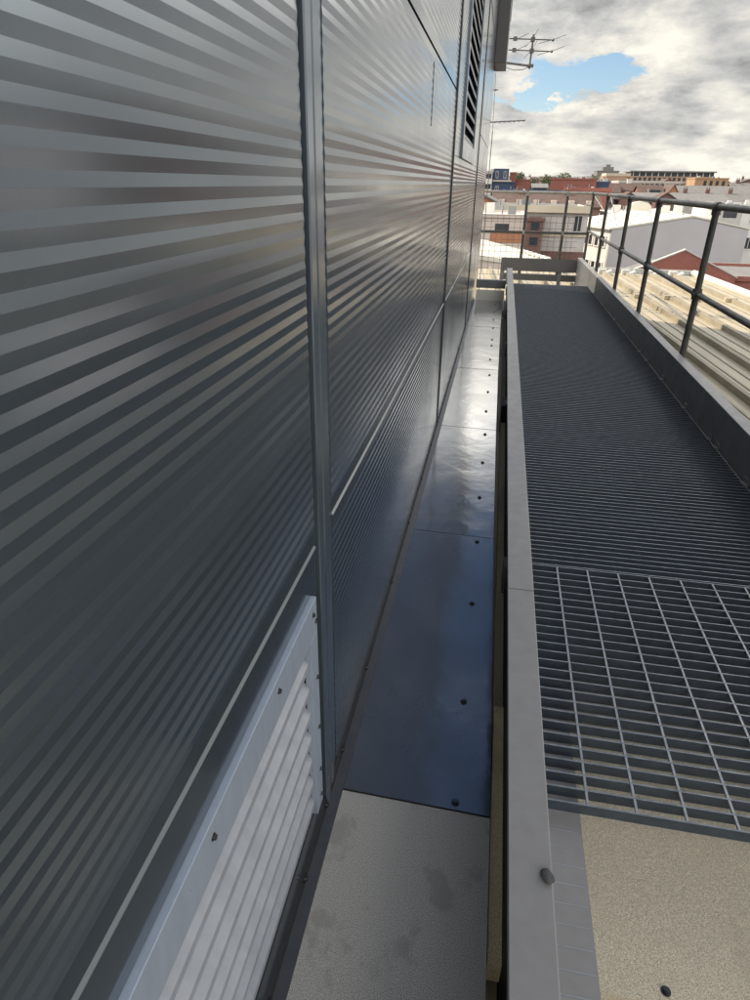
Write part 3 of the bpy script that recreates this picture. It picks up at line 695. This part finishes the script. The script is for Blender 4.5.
px, py = mth('MULTIPLY', dx, inv), mth('MULTIPLY', dy, inv)
def fbm(ox, oy, scale, detail, rough, seed, sxy=1.):
    cb = N('ShaderNodeCombineXYZ'); L(mth('ADD', px, ox), cb.inputs[0]); L(mth('MULTIPLY', mth('ADD', py, oy), sxy), cb.inputs[1]); cb.inputs[2].default_value = seed
    n = N('ShaderNodeTexNoise'); n.inputs['Scale'].default_value = scale; n.inputs['Detail'].default_value = detail; n.inputs['Roughness'].default_value = rough
    L(cb.outputs[0], n.inputs['Vector']); return n.outputs['Fac']
d0 = fbm(0, 0, 1.75, 14, .60, 4.2)
d1_ = fbm(-.10, .04, 1.75, 9, .55, 4.2)
# ragged patches: openings, dark bases and bright heads, their outlines broken up by noise
wn = N('ShaderNodeTexNoise'); wn.inputs['Scale'].default_value = 16; wn.inputs['Detail'].default_value = 9; wn.inputs['Roughness'].default_value = .66
wm_ = N('ShaderNodeMapping'); wm_.inputs['Scale'].default_value = (1, 1, 2.2); L(tc.outputs['Generated'], wm_.inputs['Vector']); L(wm_.outputs[0], wn.inputs['Vector'])
wc = N('ShaderNodeSeparateColor'); L(wn.outputs['Color'], wc.inputs[0])
wx_ = mth('MULTIPLY', mth('SUBTRACT', wc.outputs[0], .5), .20); wz_ = mth('MULTIPLY', mth('SUBTRACT', wc.outputs[1], .5), .085)
ux, uz = mth('ADD', dx, wx_), mth('ADD', dz, wz_)
def gauss(cx, cz, wx, wz):
    a = mth('DIVIDE', mth('SUBTRACT', ux, cx), wx); b = mth('DIVIDE', mth('SUBTRACT', uz, cz), wz)
    return mth('EXPONENT', mth('MULTIPLY', mth('ADD', mth('MULTIPLY', a, a), mth('MULTIPLY', b, b)), -1.0))
fwd = smooth(dy, .0, .3)
hole = mth('MULTIPLY', gauss(.098, .128, .062, .021), fwd)
hole2 = mth('MULTIPLY', gauss(.03, .105, .05, .011), fwd)
clear = mth('MULTIPLY', mth('MULTIPLY', smooth(dz, .39, .50), smooth(dy, -.1, .35)), mth('SUBTRACT', 1.0, smooth(dx, .25, .6)))
bias = mth('ADD', mth('ADD', mth('MULTIPLY', hole, -.66), mth('MULTIPLY', hole2, -.50)), mth('MULTIPLY', clear, -.15))
low = mth('ADD', mth('MULTIPLY', mth('SUBTRACT', 1.0, smooth(dz, .22, .40)), .28), mth('MULTIPLY', mth('SUBTRACT', 1.0, smooth(dz, .05, .10)), .2))
dens = mth('ADD', mth('ADD', d0, bias), low)
alpha = smooth(dens, .40, .58)
# lit edges: thinner toward the sun is brighter, thick bases are grey
edge = mth('SUBTRACT', d0, d1_)
lit = mth('ADD', mth('MULTIPLY', edge, 3.3), .60)
thick = smooth(dens, .50, .80)
thick = smooth(mth('SUBTRACT', dens, low), .50, .80)
patch = mth('ADD', mth('MULTIPLY', gauss(.055, .200, .10, .034), -.50), mth('MULTIPLY', gauss(.205, .122, .06, .022), -.30))
patch = mth('ADD', patch, mth('MULTIPLY', gauss(.20, .180, .07, .018), .12))
patch = mth('ADD', patch, mth('MULTIPLY', gauss(.15, .152, .05, .012), .22))
patch = mth('ADD', patch, mth('MULTIPLY', gauss(.11, .098, .07, .009), .25))
patch = mth('ADD', patch, mth('MULTIPLY', gauss(.06, .072, .09, .010), -.16))
patch = mth('ADD', patch, mth('MULTIPLY', mth('SUBTRACT', 1.0, smooth(dz, .02, .07)), .22))
patch = mth('MULTIPLY', patch, fwd)
br = mth('ADD', mth('SUBTRACT', lit, mth('MULTIPLY', thick, .22)), patch, clamp=True)
sund = mth('ADD', mth('ADD', mth('MULTIPLY', dx, S.x), mth('MULTIPLY', dy, S.y)), mth('MULTIPLY', dz, S.z))
over = smooth(dz, .19, .40)
boost = mth('ADD', mth('ADD', 1.0, mth('MULTIPLY', over, 4.2)), mth('MULTIPLY', smooth(sund, .3, 1.0), .6))
cr = N('ShaderNodeValToRGB'); L(br, cr.inputs[0]); e = cr.color_ramp.elements
e[0].position = .0; e[0].color = (.17,.172,.176, 1); e[1].position = 1.0; e[1].color = (.64,.61,.54, 1)
k = e.new(.45); k.color = (.37,.368,.355, 1)
k = e.new(.7); k.color = (.495,.48,.44, 1)
sky = N('ShaderNodeTexSky'); sky.sky_type = 'NISHITA'; sky.sun_disc = False; sky.sun_elevation = SUN_EL; sky.sun_rotation = SUN_AZ
sky.air_density = 1.0; sky.dust_density = .25; sky.ozone_density = 2.6
bg1 = N('ShaderNodeBackground'); bg1.inputs['Strength'].default_value = .082; L(sky.outputs[0], bg1.inputs['Color'])
bg2 = N('ShaderNodeBackground'); L(cr.outputs[0], bg2.inputs['Color']); L(boost, bg2.inputs['Strength'])
mxs = N('ShaderNodeMixShader'); L(alpha, mxs.inputs[0]); L(bg1.outputs[0], mxs.inputs[1]); L(bg2.outputs[0], mxs.inputs[2])
wo = N('ShaderNodeOutputWorld'); L(mxs.outputs[0], wo.inputs[0])
w.cycles.sampling_method = 'MANUAL'; w.cycles.sample_map_resolution = 1024

# ------------------------------------------------------------------ camera
cd = bpy.data.cameras.new('camera'); cam = bpy.data.objects.new('camera', cd); col.objects.link(cam); sc.camera = cam
cd.sensor_fit = 'VERTICAL'; cd.sensor_height = 36; cd.lens = 22.5; cd.clip_start = .02; cd.clip_end = 6000
rows = ((.9826, -.0967, .1586), (.1852, .4434, -.8770), (.0145, .8911, .4536))
cam.matrix_world = Matrix.Translation((0, 0, 1.25)) @ Matrix(rows).to_4x4()
sc.view_settings.view_transform = 'Standard'; sc.view_settings.look = 'None'; sc.view_settings.gamma = 1; sc.view_settings.use_curve_mapping = False
sc.view_settings.exposure = 0.7
sc.cycles.use_denoising = True
sc.cycles.max_bounces = 8; sc.cycles.glossy_bounces = 5; sc.cycles.sample_clamp_indirect = 6
